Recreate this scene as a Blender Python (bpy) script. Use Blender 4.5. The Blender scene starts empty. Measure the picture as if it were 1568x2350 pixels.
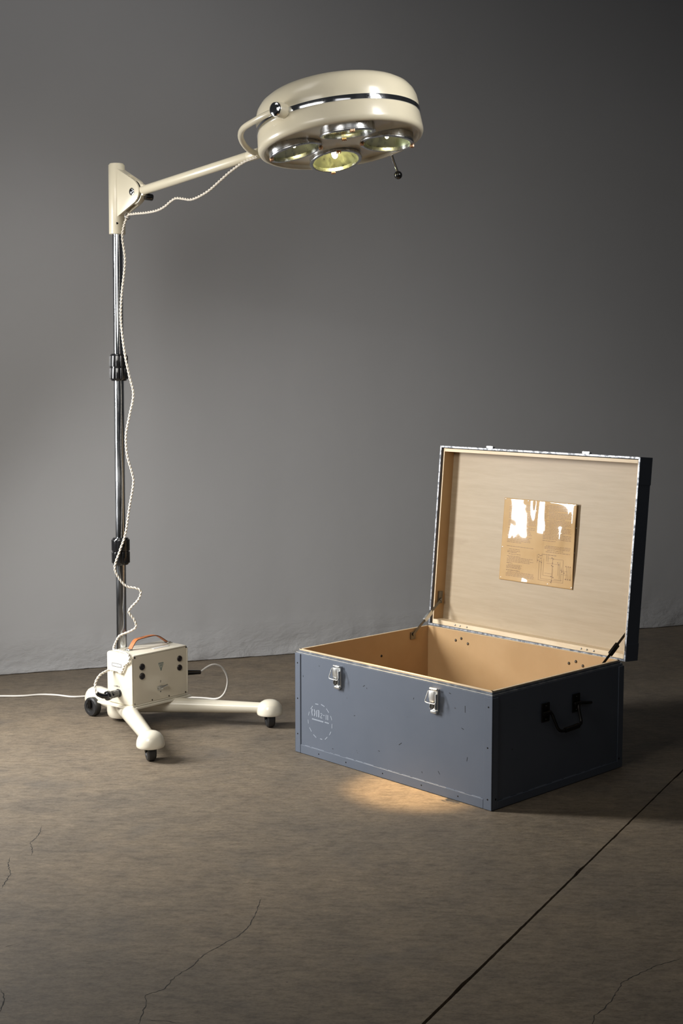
import bpy, bmesh, math, random
from mathutils import Vector, Matrix, noise

random.seed(7)
PI = math.pi
R = math.radians
scene = bpy.context.scene
C = scene.collection

# ------------------------------------------------------------------ camera
cam_d = bpy.data.cameras.new('camera')
cam = bpy.data.objects.new('camera', cam_d)
C.objects.link(cam)
cam.location = (0, 0, 1.35)
cam.rotation_euler = (R(90 - 5.757), 0, 0)
cam_d.sensor_fit = 'VERTICAL'
cam_d.sensor_height = 36.0
cam_d.sensor_width = 24.0
cam_d.lens = 3063.5 * 36.0 / 2350.0
cam_d.clip_end = 60
scene.camera = cam

# ------------------------------------------------------------------ exposure, world, big lights
vs = scene.view_settings
vs.view_transform = 'Standard'
vs.look = 'None'
vs.exposure = 0.0
vs.gamma = 1.0
vs.use_curve_mapping = False

world = bpy.data.worlds.new('studio')
scene.world = world
world.use_nodes = True
world.node_tree.nodes['Background'].inputs[0].default_value = (0.95, 0.97, 1.0, 1)
world.node_tree.nodes['Background'].inputs[1].default_value = 0.026


def area_light(name, loc, target, sx, sy, power, color, spread):
    d = bpy.data.lights.new(name, 'AREA')
    d.shape = 'RECTANGLE'
    d.size, d.size_y = sx, sy
    d.energy = power
    d.color = color
    d.spread = spread
    o = bpy.data.objects.new(name, d)
    C.objects.link(o)
    o.location = loc
    o.rotation_euler = (Vector(target) - Vector(loc)).to_track_quat('-Z', 'Y').to_euler()
    return o


# the studio key: a tall softbox out of frame to the left
area_light('key_softbox', (-2.25, 4.57, 1.42), (-.18, 4.47, .22), 0.42, 1.3, 54, (1.0, 0.99, 0.97), R(124))
# a small gridded strip, above the frame on the right, that picks out the lamp head
area_light('strip_softbox', (1.02, 3.56, 2.68), (-0.02, 4.42, 2.2), 0.27, 0.9, 1.4, (1.0, 0.98, 0.95), R(34))
# weak fill from the left of the camera; two added unseen lights lift the front and the upper wall
area_light('fill_softbox', (-1.45, 2.35, 2.15), (-0.60, 4.75, 0.75), 1.3, 1.3, 10.5, (1.0, 0.96, 0.90), R(82))
area_light('added_front_fill', (0.5, 0, 3.0), (-0.2, 6, 1.2), 1.5, 1.5, 3.2, (1.0, 0.97, 0.94), R(120))
area_light('added_wall_fill', (-1.7, 3.7, 4.3), (-0.25, 6.45, 2.05), 1.4, 1.4, 7.0, (1.0, 0.97, 0.94), R(90))

# ------------------------------------------------------------------ mesh helpers


class MB:
    """collects shapes in one bmesh"""

    def __init__(s):
        s.bm = bmesh.new()
        s.mi = 0

    def _add(s, verts, faces, M=None):
        vs_ = [s.bm.verts.new((M @ Vector(v)) if M is not None else v) for v in verts]
        for f in faces:
            try:
                s.bm.faces.new([vs_[i] for i in f]).material_index = s.mi
            except ValueError:
                pass
        return vs_

    def box(s, lo, hi, bevel=0.0, seg=2, M=None):
        x0, y0, z0 = lo
        x1, y1, z1 = hi
        t = bmesh.new()
        v = [t.verts.new(p) for p in ((x0, y0, z0), (x1, y0, z0), (x1, y1, z0), (x0, y1, z0),
                                      (x0, y0, z1), (x1, y0, z1), (x1, y1, z1), (x0, y1, z1))]
        for f in ((0, 3, 2, 1), (4, 5, 6, 7), (0, 1, 5, 4), (1, 2, 6, 5), (2, 3, 7, 6), (3, 0, 4, 7)):
            t.faces.new([v[i] for i in f])
        if bevel > 0:
            bmesh.ops.bevel(t, geom=list(t.edges), offset=bevel, segments=seg, profile=0.5, affect='EDGES')
        t.verts.ensure_lookup_table()
        t.verts.index_update()
        s._add([tuple(q.co) for q in t.verts], [[q.index for q in f.verts] for f in t.faces], M)
        t.free()
        return s

    def lathe(s, prof, n=48, M=None, a0=0.0, a1=2 * PI):
        full = abs(a1 - a0 - 2 * PI) < 1e-6
        cnt = n if full else n + 1
        verts, rings = [], []
        for r, z in prof:
            if r < 1e-7:
                rings.append([len(verts)])
                verts.append((0, 0, z))
            else:
                ring = []
                for i in range(cnt):
                    a = a0 + (a1 - a0) * i / n
                    ring.append(len(verts))
                    verts.append((r * math.cos(a), r * math.sin(a), z))
                rings.append(ring)
        faces = []
        for A, B_ in zip(rings[:-1], rings[1:]):
            for i in range(n):
                j = (i + 1) % cnt
                if len(A) == 1 and len(B_) == 1:
                    continue
                if len(A) == 1:
                    faces.append((A[0], B_[j], B_[i]))
                elif len(B_) == 1:
                    faces.append((A[i], A[j], B_[0]))
                else:
                    faces.append((A[i], A[j], B_[j], B_[i]))
        s._add(verts, faces, M)
        return s

    def cyl(s, p0, p1, r0, r1=None, n=24, bevel=0.0):
        r1 = r0 if r1 is None else r1
        p0, p1 = Vector(p0), Vector(p1)
        L = (p1 - p0).length
        M = Matrix.Translation(p0) @ (p1 - p0).to_track_quat('Z', 'Y').to_matrix().to_4x4()
        if bevel > 0:
            prof = [(0, 0), (r0 - bevel, 0), (r0 - bevel * .3, bevel * .3), (r0, bevel), (r1, L - bevel),
                    (r1 - bevel * .3, L - bevel * .3), (r1 - bevel, L), (0, L)]
        else:
            prof = [(0, 0), (r0, 0), (r1, L), (0, L)]
        return s.lathe(prof, n, M)

    def sphere(s, c, r, n=24, sc=(1, 1, 1)):
        prof = [(r * math.sin(PI * i / 14), -r * math.cos(PI * i / 14)) for i in range(15)]
        prof[0] = (0, -r)
        prof[-1] = (0, r)
        return s.lathe(prof, n, Matrix.Translation(c) @ Matrix.Diagonal((*sc, 1)))

    def tube(s, pts, r, n=10, cap=True):
        pts = [Vector(p) for p in pts]
        t0 = (pts[1] - pts[0]).normalized()
        ref = Vector((0, 0, 1)) if abs(t0.z) < .9 else Vector((1, 0, 0))
        nrm = (ref - t0 * ref.dot(t0)).normalized()
        verts, faces = [], []
        for i, p in enumerate(pts):
            a = pts[max(i - 1, 0)]
            b = pts[min(i + 1, len(pts) - 1)]
            t = (b - a).normalized()
            nrm = (nrm - t * nrm.dot(t)).normalized()
            bi = t.cross(nrm)
            rr = r[i] if isinstance(r, (list, tuple)) else r
            for k in range(n):
                q = 2 * PI * k / n
                verts.append(p + rr * (math.cos(q) * nrm + math.sin(q) * bi))
        for i in range(len(pts) - 1):
            for k in range(n):
                k2 = (k + 1) % n
                faces.append((i * n + k, i * n + k2, (i + 1) * n + k2, (i + 1) * n + k))
        if cap:
            faces.append(tuple(range(n))[::-1])
            faces.append(tuple((len(pts) - 1) * n + k for k in range(n)))
        s._add(verts, faces)
        return s

    def prism(s, poly, d0, d1, plane='xz', bevel=0.0):
        """polygon extruded along the third axis"""
        t = bmesh.new()

        def p3(a, b, d):
            return {'xz': (a, d, b), 'xy': (a, b, d), 'yz': (d, a, b)}[plane]
        lo = [t.verts.new(p3(a, b, d0)) for a, b in poly]
        hi = [t.verts.new(p3(a, b, d1)) for a, b in poly]
        m = len(poly)
        t.faces.new(lo[::-1])
        t.faces.new(hi)
        for i in range(m):
            t.faces.new((lo[i], lo[(i + 1) % m], hi[(i + 1) % m], hi[i]))
        if bevel > 0:
            es = [e for e in t.edges if (e.verts[0] in lo) == (e.verts[1] in lo)]
            bmesh.ops.bevel(t, geom=es, offset=bevel, segments=2, profile=.5, affect='EDGES')
        t.verts.ensure_lookup_table()
        t.verts.index_update()
        s._add([tuple(q.co) for q in t.verts], [[q.index for q in f.verts] for f in t.faces])
        t.free()
        return s

    def build(s, name, mat, parent=None, smooth=35, M=None, label=None, normals=True):
        bmesh.ops.remove_doubles(s.bm, verts=list(s.bm.verts), dist=1e-6)
        if normals:
            bmesh.ops.recalc_face_normals(s.bm, faces=list(s.bm.faces))
        me = bpy.data.meshes.new(name)
        s.bm.to_mesh(me)
        s.bm.free()
        for mt in (mat if isinstance(mat, (list, tuple)) else [mat]):
            me.materials.append(mt)
        if smooth:
            for p in me.polygons:
                p.use_smooth = True
            me.set_sharp_from_angle(angle=R(smooth))
        o = bpy.data.objects.new(name, me)
        C.objects.link(o)
        if parent is not None:
            o.parent = parent
        if M is not None:
            o.matrix_local = M
        if label:
            o['label'] = label
        return o


def thing(name, label, cat, M):
    o = bpy.data.objects.new(name, None)
    o.empty_display_size = .1
    C.objects.link(o)
    o.matrix_world = M
    o['label'] = label
    o['category'] = cat
    return o


def spline(pts, step=.006):
    pts = [Vector(p) for p in pts]
    P = [pts[0] * 2 - pts[1]] + pts + [pts[-1] * 2 - pts[-2]]
    out = []
    for i in range(1, len(P) - 2):
        p0, p1, p2, p3 = P[i - 1:i + 3]
        n = max(2, int((p2 - p1).length / step))
        for k in range(n):
            t = k / n
            out.append(.5 * ((2 * p1) + (p2 - p0) * t + (2 * p0 - 5 * p1 + 4 * p2 - p3) * t * t + (3 * p1 - p0 - 3 * p2 + p3) * t ** 3))
    out.append(pts[-1])
    return out


# ------------------------------------------------------------------ materials


def mat(name, color, rough=.5, metal=0.0, coat=0.0, spec=.5):
    m = bpy.data.materials.new(name)
    m.use_nodes = True
    b = m.node_tree.nodes['Principled BSDF']
    b.inputs['Base Color'].default_value = (*color, 1)
    b.inputs['Roughness'].default_value = rough
    b.inputs['Metallic'].default_value = metal
    b.inputs['Coat Weight'].default_value = coat
    b.inputs['Coat Roughness'].default_value = .08
    b.inputs['Specular IOR Level'].default_value = spec
    return m


def nd(m, t, **kw):
    n = m.node_tree.nodes.new(t)
    for k, v in kw.items():
        if k in n.inputs:
            n.inputs[k].default_value = v
        else:
            setattr(n, k, v)
    return n


def lk(m, a, ao, b, bi):
    m.node_tree.links.new(a.outputs[ao], b.inputs[bi])


def bsdf(m):
    return m.node_tree.nodes['Principled BSDF']


def noise_tex(m, scale, detail=4, rough=.5, stretch=(1, 1, 1), rot=(0, 0, 0)):
    tc = nd(m, 'ShaderNodeTexCoord')
    mp = nd(m, 'ShaderNodeMapping')
    mp.inputs['Scale'].default_value = stretch
    mp.inputs['Rotation'].default_value = rot
    n = nd(m, 'ShaderNodeTexNoise', Scale=scale, Detail=detail, Roughness=rough)
    lk(m, tc, 'Object', mp, 'Vector')
    lk(m, mp, 'Vector', n, 'Vector')
    return n


def ramp(m, src, stops, out='Fac'):
    r = nd(m, 'ShaderNodeValToRGB')
    e = r.color_ramp.elements
    while len(e) < len(stops):
        e.new(.5)
    for el, (p, c) in zip(e, stops):
        el.position = p
        el.color = (*c, 1) if len(c) == 3 else c
    lk(m, src, out, r, 'Fac')
    return r


def mixc(m, fac, a, b, blend='MIX'):
    """fac: node/out or float; a,b: (node,out) or colour"""
    x = nd(m, 'ShaderNodeMix', data_type='RGBA', blend_type=blend)
    for src, idx in ((fac, 0), (a, 6), (b, 7)):
        if isinstance(src, tuple) and hasattr(src[0], 'outputs'):
            m.node_tree.links.new(src[0].outputs[src[1]], x.inputs[idx])
        elif isinstance(src, (int, float)):
            x.inputs[idx].default_value = src
        else:
            x.inputs[idx].default_value = (*src, 1)
    return (x, 2)


def setcol(m, c):
    m.node_tree.links.new(c[0].outputs[c[1]], bsdf(m).inputs['Base Color'])


def bump(m, src, strength, dist=.01, out=0, prev=None):
    b = nd(m, 'ShaderNodeBump', Strength=strength, Distance=dist)
    m.node_tree.links.new(src.outputs[out], b.inputs['Height'])
    if prev:
        lk(m, prev, 'Normal', b, 'Normal')
    lk(m, b, 'Normal', bsdf(m), 'Normal')
    return b


# cream enamel
def enamel(name, col):
    m = mat(name, col, .30, 0, .5)
    n = noise_tex(m, 6, 5)
    r = ramp(m, n, [(.35, tuple(c * .93 for c in col)), (.65, col)])
    setcol(m, (r, 'Color'))
    return m


M_cream = enamel('cream_enamel', (.77, .70, .53))
M_cream_base = enamel('cream_enamel_worn', (.76, .705, .575))
M_panel = enamel('beige_panel', (.75, .675, .53))


def metal_mat(name, col, rough, amount=.12):
    m = mat(name, col, rough, 1.0)
    n = noise_tex(m, 40, 5, .6, (1, 1, .15))
    r = ramp(m, n, [(.3, (rough * .7,) * 3), (.75, (rough + amount,) * 3)])
    lk(m, r, 'Color', bsdf(m), 'Roughness')
    return m


M_chrome = metal_mat('chrome', (.72, .74, .78), .07, .08)
M_pole = metal_mat('worn_chrome_tube', (.55, .57, .60), .13, .2)
M_steel = metal_mat('brushed_steel', (.62, .62, .60), .28, .2)
M_ring = metal_mat('lens_ring_steel', (.58, .59, .60), .22, .16)
M_staymetal = metal_mat('dull_iron', (.20, .185, .16), .38, .2)
M_zinc = metal_mat('zinc_plate', (.70, .71, .70), .34, .2)
M_copper = metal_mat('copper_clip', (.80, .45, .25), .25, .1)
M_darkmetal = metal_mat('dark_blackened_steel', (.035, .033, .031), .42, .2)
M_black = mat('black_bakelite', (.010, .010, .011), .14, 0, .6)
M_rubber = mat('black_rubber', (.016, .016, .017), .45)
M_fuse = mat('dark_brown_bakelite', (.016, .010, .009), .3, 0, .3)
M_white_cord = mat('white_flex', (.72, .69, .64), .5)
M_strand = mat('cream_twisted_flex', (.74, .68, .58), .5)
M_label = mat('white_label', (.75, .76, .75), .4)
M_ink = mat('dark_ink', (.03, .035, .05), .6)
M_teal = mat('teal_enamel', (.09, .16, .16), .4)
M_leather = mat('tan_leather', (.45, .15, .045), .45)
_n = noise_tex(M_leather, 60, 6)
setcol(M_leather, (ramp(M_leather, _n, [(.3, (.34, .10, .03)), (.7, (.50, .17, .05))]), 'Color'))
bump(M_leather, _n, .3, .001)
M_leather_edge = mat('dark_leather_edge', (.03, .014, .01), .6)

# crate paint
M_paint = mat('blue_grey_paint', (.13, .145, .18), .5)
_n1 = noise_tex(M_paint, 3.0, 6, .6)
_n2 = noise_tex(M_paint, 42, 3, .55)
_n3 = noise_tex(M_paint, 14, 8, .7, (1, 1, .5))
_base = ramp(M_paint, _n1, [(.3, (.084, .102, .135)), (.7, (.100, .117, .151))])
_spk = ramp(M_paint, _n2, [(.245, (1, 1, 1)), (.275, (0, 0, 0))])
_c = mixc(M_paint, (_spk, 'Color'), (_base, 'Color'), (.03, .032, .036))
_s2 = ramp(M_paint, _n3, [(.70, (0, 0, 0)), (.76, (.35, .35, .35))])
_c = mixc(M_paint, (_s2, 'Color'), _c, (.25, .26, .27))
setcol(M_paint, _c)
bump(M_paint, _n3, .12, .002)

M_chip = mat('chipped_paint_on_tin', (.4, .4, .42), .35, .6)
_n1 = noise_tex(M_chip, 55, 6, .65)
_r = ramp(M_chip, _n1, [(.42, (.11, .125, .155)), (.54, (.36, .37, .39))])
_r2 = ramp(M_chip, _n1, [(.42, (0, 0, 0)), (.54, (.55, .55, .55))])
setcol(M_chip, (_r, 'Color'))
lk(M_chip, _r2, 'Color', bsdf(M_chip), 'Metallic')
bump(M_chip, _n1, .5, .003)

M_rim = mat('worn_painted_tin', (.13, .14, .17), .42, .15)
_n1 = noise_tex(M_rim, 30, 6, .6)
setcol(M_rim, (ramp(M_rim, _n1, [(.42, (.105, .118, .142)), (.62, (.19, .205, .225)), (.72, (.42, .42, .41))]), 'Color'))

# ochre painted plywood inside of the crate
M_ochre = mat('ochre_liner', (.56, .375, .19), .5)
_n1 = noise_tex(M_ochre, 5, 6, .6)
setcol(M_ochre, (ramp(M_ochre, _n1, [(.3, (.44, .275, .125)), (.7, (.50, .325, .16))]), 'Color'))
# pale ply inside of the lid: long grain plus grubby marks
M_ply = mat('pale_plywood', (.66, .51, .36), .48)
_g = noise_tex(M_ply, 5, 8, .62, (1.2, 5, 14))
_s = noise_tex(M_ply, 4.2, 5, .6, (1, 1, 2.2))
_cg = ramp(M_ply, _g, [(.3, (.385, .298, .190)), (.7, (.440, .347, .232))])
_cs = ramp(M_ply, _s, [(.62, (0, 0, 0)), (.80, (.45, .45, .45))])
setcol(M_ply, mixc(M_ply, (_cs, 'Color'), (_cg, 'Color'), (.28, .20, .12)))
M_edgewood = mat('raw_wood_edge', (.78, .63, .43), .5)
_g = noise_tex(M_edgewood, 8, 6, .6, (1, 8, 8))
setcol(M_edgewood, (ramp(M_edgewood, _g, [(.3, (.68, .52, .33)), (.7, (.82, .68, .48))]), 'Color'))
M_stencil = mat('white_stencil_paint', (.24, .27, .32), .6)
M_wornedge = mat('bare_worn_edge', (.62, .62, .60), .4, .3)
M_dark = mat('gap_shade_and_gouge', (.012, .012, .012), .9)

# yellowed sheet under glossy film
M_paper = mat('yellowed_glossy_sheet', (.56, .37, .165), .6, 0, 1.0)
bsdf(M_paper).inputs['Coat Roughness'].default_value = .035
bsdf(M_paper).inputs['Coat IOR'].default_value = 1.6
_n = noise_tex(M_paper, 7, 5)
setcol(M_paper, (ramp(M_paper, _n, [(.3, (.50, .31, .12)), (.7, (.60, .40, .19))]), 'Color'))
M_print = mat('brown_print', (.20, .11, .05), .5, 0, 1.0)

# lamp optics
M_glass = bpy.data.materials.new('heat_filter_glass')
M_glass.use_nodes = True
_nt = M_glass.node_tree
_nt.nodes.clear()
_o = _nt.nodes.new('ShaderNodeOutputMaterial')
_t = _nt.nodes.new('ShaderNodeBsdfTransparent')
_t.inputs[0].default_value = (.93, .96, .86, 1)
_g = _nt.nodes.new('ShaderNodeBsdfGlossy')
_g.inputs['Roughness'].default_value = .02
_lw = _nt.nodes.new('ShaderNodeLayerWeight')
_lw.inputs[0].default_value = .5
_pw = _nt.nodes.new('ShaderNodeMath')
_pw.operation = 'POWER'
_pw.inputs[1].default_value = 4.5
_nt.links.new(_lw.outputs['Facing'], _pw.inputs[0])
_f = _nt.nodes.new('ShaderNodeMath')
_f.operation = 'MULTIPLY_ADD'
_f.inputs[1].default_value = .55
_f.inputs[2].default_value = .03
_nt.links.new(_pw.outputs[0], _f.inputs[0])
_m = _nt.nodes.new('ShaderNodeMixShader')
_nt.links.new(_f.outputs[0], _m.inputs[0])
_nt.links.new(_t.outputs[0], _m.inputs[1])
_nt.links.new(_g.outputs[0], _m.inputs[2])
_nt.links.new(_m.outputs[0], _o.inputs[0])
M_reflector = metal_mat('faceted_reflector', (.74, .74, .62), .32, .10)


def emit_mat(name, col, strength):
    m = mat(name, col, .3)
    bsdf(m).inputs['Emission Color'].default_value = (*col, 1)
    bsdf(m).inputs['Emission Strength'].default_value = strength
    return m


M_bulb_hot = emit_mat('lit_bulb', (1.0, .86, .45), 140)
M_bulb_dim = emit_mat('dimly_lit_bulb', (1.0, .85, .5), 60)

# concrete floor
M_floor = mat('worn_brown_concrete', (.19, .16, .13), .62, 0, 0, .35)
_n1 = noise_tex(M_floor, 1.1, 6, .6)
_n2 = noise_tex(M_floor, 6, 10, .74, (1, 1.5, 1), (0, 0, .3))
_n3 = noise_tex(M_floor, 42, 6, .7, (.55, 1.4, 1), (0, 0, .25))
_n4 = noise_tex(M_floor, 60, 2, .5)
_n5 = noise_tex(M_floor, 2.6, 4, .55)
_a = ramp(M_floor, _n1, [(.28, (.135, .113, .088)), (.5, (.165, .134, .098)), (.72, (.186, .147, .104))])
_b = ramp(M_floor, _n2, [(.22, (.48, .49, .52)), (.42, (.88, .88, .89)), (.55, (1.04, 1.03, 1.01)), (.8, (1.36, 1.32, 1.26))])
_c = mixc(M_floor, 1.0, (_a, 'Color'), (_b, 'Color'), 'MULTIPLY')
_d = ramp(M_floor, _n3, [(.28, (.58, .56, .54)), (.52, (1, 1, 1)), (.8, (1.35, 1.34, 1.32))])
_c = mixc(M_floor, .9, _c, (_d, 'Color'), 'MULTIPLY')
_n6 = noise_tex(M_floor, 150, 4, .7, (.7, 1.2, 1), (0, 0, .2))
_h = ramp(M_floor, _n6, [(.30, (.66, .65, .64)), (.5, (1, 1, 1)), (.75, (1.22, 1.21, 1.2))])
_c = mixc(M_floor, .8, _c, (_h, 'Color'), 'MULTIPLY')
_g = ramp(M_floor, _n5, [(.60, (0, 0, 0)), (.78, (.55, .55, .55))])
_c = mixc(M_floor, (_g, 'Color'), _c, (.088, .084, .080))
_e = ramp(M_floor, _n4, [(.20, (1, 1, 1)), (.235, (0, 0, 0))])
_c = mixc(M_floor, (_e, 'Color'), _c, (.05, .042, .036))
setcol(M_floor, _c)
_bp = bump(M_floor, _n2, .16, .01)
bump(M_floor, _n3, .35, .003, 0, _bp)

M_crack = mat('crack_dirt', (.022, .019, .016), .9)

# plaster wall, rougher towards the skirting
M_wall = mat("grey_painted_plaster", (.45, .447, .445), .55, 0, 0, .3)
_n1 = noise_tex(M_wall, .8, 5, .55)
_a = ramp(M_wall, _n1, [(.3, (.428, .428, .434)), (.7, (.462, .463, .470))])
setcol(M_wall, (_a, 'Color'))
_n2 = noise_tex(M_wall, 5, 8, .55, (1, 1, 1.2))
_n3 = noise_tex(M_wall, 15, 9, .62, (.8, 1, 1.5))
_n3.inputs['Distortion'].default_value = .25
_tc = nd(M_wall, 'ShaderNodeTexCoord')
_sx = nd(M_wall, 'ShaderNodeSeparateXYZ')
lk(M_wall, _tc, 'Object', _sx, 'Vector')
_mr = nd(M_wall, 'ShaderNodeMapRange')
_mr.inputs['From Min'].default_value = 0.0
_mr.inputs['From Max'].default_value = .20
_mr.inputs['To Min'].default_value = .9
_mr.inputs['To Max'].default_value = .05
lk(M_wall, _sx, 'Z', _mr, 'Value')
_mm = nd(M_wall, 'ShaderNodeMath', operation='MULTIPLY')
lk(M_wall, _mr, 'Result', _mm, 0)
lk(M_wall, _n3, 'Fac', _mm, 1)
_bp = bump(M_wall, _n2, .10, .012)
bump(M_wall, _mm, .62, .016, 0, _bp)

# ------------------------------------------------------------------ setting
# floor: two poured slabs with an open joint between them
JD = Vector((.4842, .8750))
JN = Vector((JD.y, -JD.x))
J0 = Vector((.172, 2.680))
m = MB()


def edge_line(side):
    out = []
    t = -6.0
    while t <= 9.0:
        base = .0017 + max(0, (2.4 - t)) * .0009
        base = min(base, .006)
        q = base + .0022 * max(0, noise.noise(Vector((t * 26, side * 3.1, 0)))) 
        c = noise.noise(Vector((t * 5.3, side * 9.7, 4)))
        if c > .36:
            q += (c - .36) * .026 * (1 + .5 * noise.noise(Vector((t * 90, 0, side))))
        p = J0 + JD * t + JN * (side * q)
        out.append((p.x, p.y))
        t += .012 if -1 < t < 3 else .3
    return out


for side, far in ((-1, [(1.6, 10.6), (-6, 10.6), (-6, -3.4)]), (1, [(7, 10.6), (7, -3.4), (-2, -3.4)])):
    poly = edge_line(side)
    poly = poly + [(poly[-1][0], 10.6)] + [p for p in far[1:]] if side < 0 else poly + [(7, poly[-1][1]), (7, -3.4), (poly[0][0], -3.4)]
    if side < 0:
        poly = poly[:-1] + [(-6, poly[0][1])]
    top = [m.bm.verts.new((x, y, 0)) for x, y in poly]
    bot = [m.bm.verts.new((x, y, -.03)) for x, y in poly]
    m.bm.faces.new(top)
    for i in range(len(poly)):
        j = (i + 1) % len(poly)
        m.bm.faces.new((top[i], bot[i], bot[j], top[j]))
bmesh.ops.triangulate(m.bm, faces=[f for f in m.bm.faces if len(f.verts) > 4])
m.box((-6, -3.4, -.06), (7, 10.6, -.03))
floor = m.build('floor', M_floor, smooth=0)
floor['kind'] = 'structure'


def crack(pts, w, seed):
    m = MB()
    P = []
    pts = [Vector((x, y, 0)) for x, y in pts]
    for a, b in zip(pts[:-1], pts[1:]):
        n = max(2, int((b - a).length / .008))
        for k in range(n):
            P.append(a.lerp(b, k / n))
    P.append(pts[-1])
    rnd = random.Random(seed)
    L, Rr = [], []
    for i, p in enumerate(P):
        d = (P[min(i + 1, len(P) - 1)] - P[max(i - 1, 0)]).normalized()
        nn = Vector((d.y, -d.x, 0))
        p = p + nn * rnd.uniform(-.0022, .0022)
        ww = w * rnd.uniform(.25, 1.0) * min(1, (i + .3) / 4, (len(P) - i - .7) / 4)
        L.append(m.bm.verts.new(p + nn * ww + Vector((0, 0, .0003))))
        Rr.append(m.bm.verts.new(p - nn * ww + Vector((0, 0, .0003))))
    for i in range(len(P) - 1):
        m.bm.faces.new((L[i], L[i + 1], Rr[i + 1], Rr[i]))
    m.build('crack', M_crack, floor, smooth=0)


for i, (w, pts) in enumerate([
        (.0014, [(-.908, 3.926), (-.898, 3.857), (-.901, 3.806), (-.909, 3.781), (-.889, 3.717), (-.878, 3.67)]),
        (.0018, [(-.938, 3.659), (-.929, 3.601), (-.905, 3.528), (-.903, 3.472), (-.904, 3.424)]),
        (.0013, [(-.209, 3.364), (-.213, 3.306), (-.219, 3.25), (-.227, 3.184), (-.251, 3.12), (-.276, 3.087), (-.305, 3.043),
                 (-.327, 3.011), (-.344, 2.959), (-.368, 2.918), (-.384, 2.884), (-.391, 2.841), (-.43, 2.812), (-.424, 2.758),
                 (-.425, 2.705), (-.429, 2.66)]),
        (.0020, [(-.758, 2.841), (-.735, 2.794), (-.732, 2.758), (-.729, 2.70)]),
        (.0009, [(-.424, 2.699), (-.372, 2.692), (-.329, 2.681)]),
        (.0015, [(-.782, 3.073), (-.804, 3.059)]),
        (.0010, [(.798, 3.0), (.729, 2.96), (.682, 2.921), (.63, 2.874), (.6, 2.811), (.568, 2.75), (.538, 2.717), (.519, 2.66)])]):
    crack(pts, w, i)

# back wall, 19.65 degrees off square to the camera, with an uneven plaster foot
m = MB()
NX, ZS = 260, [0, .006, .014, .03, .05, .08, .12, .17, .24, .34, .5, .8, 1.4, 2.4, 3.6]
W0, W1 = -3.4, 6.6
grid = []
for iz, z in enumerate(ZS):
    row = []
    for ix in range(NX + 1):
        x = W0 + (W1 - W0) * ix / NX
        k = max(0, 1 - z / .4)
        dy = -.010 * k * noise.noise(Vector((x * 3.1, z * 9, 1))) - .006 * k * noise.noise(Vector((x * 14, z * 30, 5)))
        zz = z
        if iz == 0:
            zz = .002 + .006 * max(0, noise.noise(Vector((x * 4.5, 0, 8)))) + .003 * noise.noise(Vector((x * 22, 0, 2))) ** 2
        row.append(m.bm.verts.new((x, dy, zz)))
    grid.append(row)
for a, b in zip(grid[:-1], grid[1:]):
    for i in range(NX):
        m.bm.faces.new((a[i], a[i + 1], b[i + 1], b[i]))
wall = m.build('wall_back', M_wall, smooth=60, normals=False)
wall['kind'] = 'structure'
wall.matrix_world = Matrix.Translation((0, 6.528, 0)) @ Matrix.Rotation(R(19.65), 4, 'Z')
sol = wall.modifiers.new('thickness', 'SOLIDIFY')
sol.thickness = .12
sol.offset = -1

# ================================================================== surgical floor lamp
LB = Matrix.Translation((-.871, 5.189, 0)) @ Matrix.Rotation(R(-41.067), 4, 'Z')
LBi = LB.inverted()
lamp = thing('surgical_floor_lamp', 'tall cream and chrome wheeled operating lamp with four lens head on long arm', 'lamp', LB)


def wl(p):      # world point -> lamp local
    return LBi @ Vector(p)


# --- base
MB().lathe([(0, .012), (.040, .012), (.052, .016), (.058, .026), (.060, .040), (.060, .078), (.056, .088), (.046, .094), (.030, .096), (0, .096)], 40,
           Matrix.Translation((.002, 0, 0))).build('base_hub', M_cream_base, lamp)


def leg(tx, ty, r0, r1, wheel_ax, wr=.037, off=(0, 0, 0)):
    d = Vector((tx, ty, 0)).normalized()
    L = Vector((tx, ty, 0)).length
    p0 = Vector((.0, 0, .066)) + d * .02
    p1 = d * (L - .02) + Vector((0, 0, .074))
    n = 14
    pts = [p0.lerp(p1, i / n) for i in range(n + 1)]
    rr = [r0 + (r1 - r0) * (i / n) ** .8 for i in range(n + 1)]
    lg = MB().tube(pts, rr, 24).build('leg', M_cream_base, lamp)
    cx, cy = d.x * L, d.y * L
    MB().lathe([(0, .050), (.046, .050), (.049, .0515), (.0505, .055), (.0505, .062), (.0488, .074), (.044, .087), (.036, .0975), (.024, .1045),
                (.012, .1075), (0, .108)], 40, Matrix.Translation((cx, cy, 0))).build('foot_dome', M_cream_base, lg)
    ax = Vector((*wheel_ax, 0)).normalized()
    axl = (LBi.to_3x3() @ ax).normalized()
    cw = Vector((cx, cy, wr)) + LBi.to_3x3() @ Vector(off)
    q = axl.to_track_quat('Z', 'Y').to_matrix().to_4x4()
    hw = .0150
    MB().lathe([(0, -hw + .003), (wr * .55, -hw + .003), (wr * .6, -hw), (wr * .88, -hw), (wr, -hw + .005), (wr, hw - .005), (wr * .88, hw), (wr * .6, hw),
                (wr * .55, hw - .003), (0, hw - .003)], 36, Matrix.Translation(cw) @ q).build('caster_wheel', M_rubber, lg)
    mm = MB()
    mm.cyl(cw - axl * .0200, cw + axl * .0200, .005, n=16)
    side = axl
    for sgn in (-1, 1):
        b0 = cw + side * sgn * .0185
        fw = Vector((0, 0, 1)).cross(side)
        M4 = Matrix.Translation(b0) @ Matrix((fw, side, Vector((0, 0, 1)))).transposed().to_4x4()
        mm.box((-.009, -.0015, -.006), (.009, .0015, .030), .0008, 1, M4)
    mm.build('caster_fork', M_darkmetal, lg)
    return lg


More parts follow.
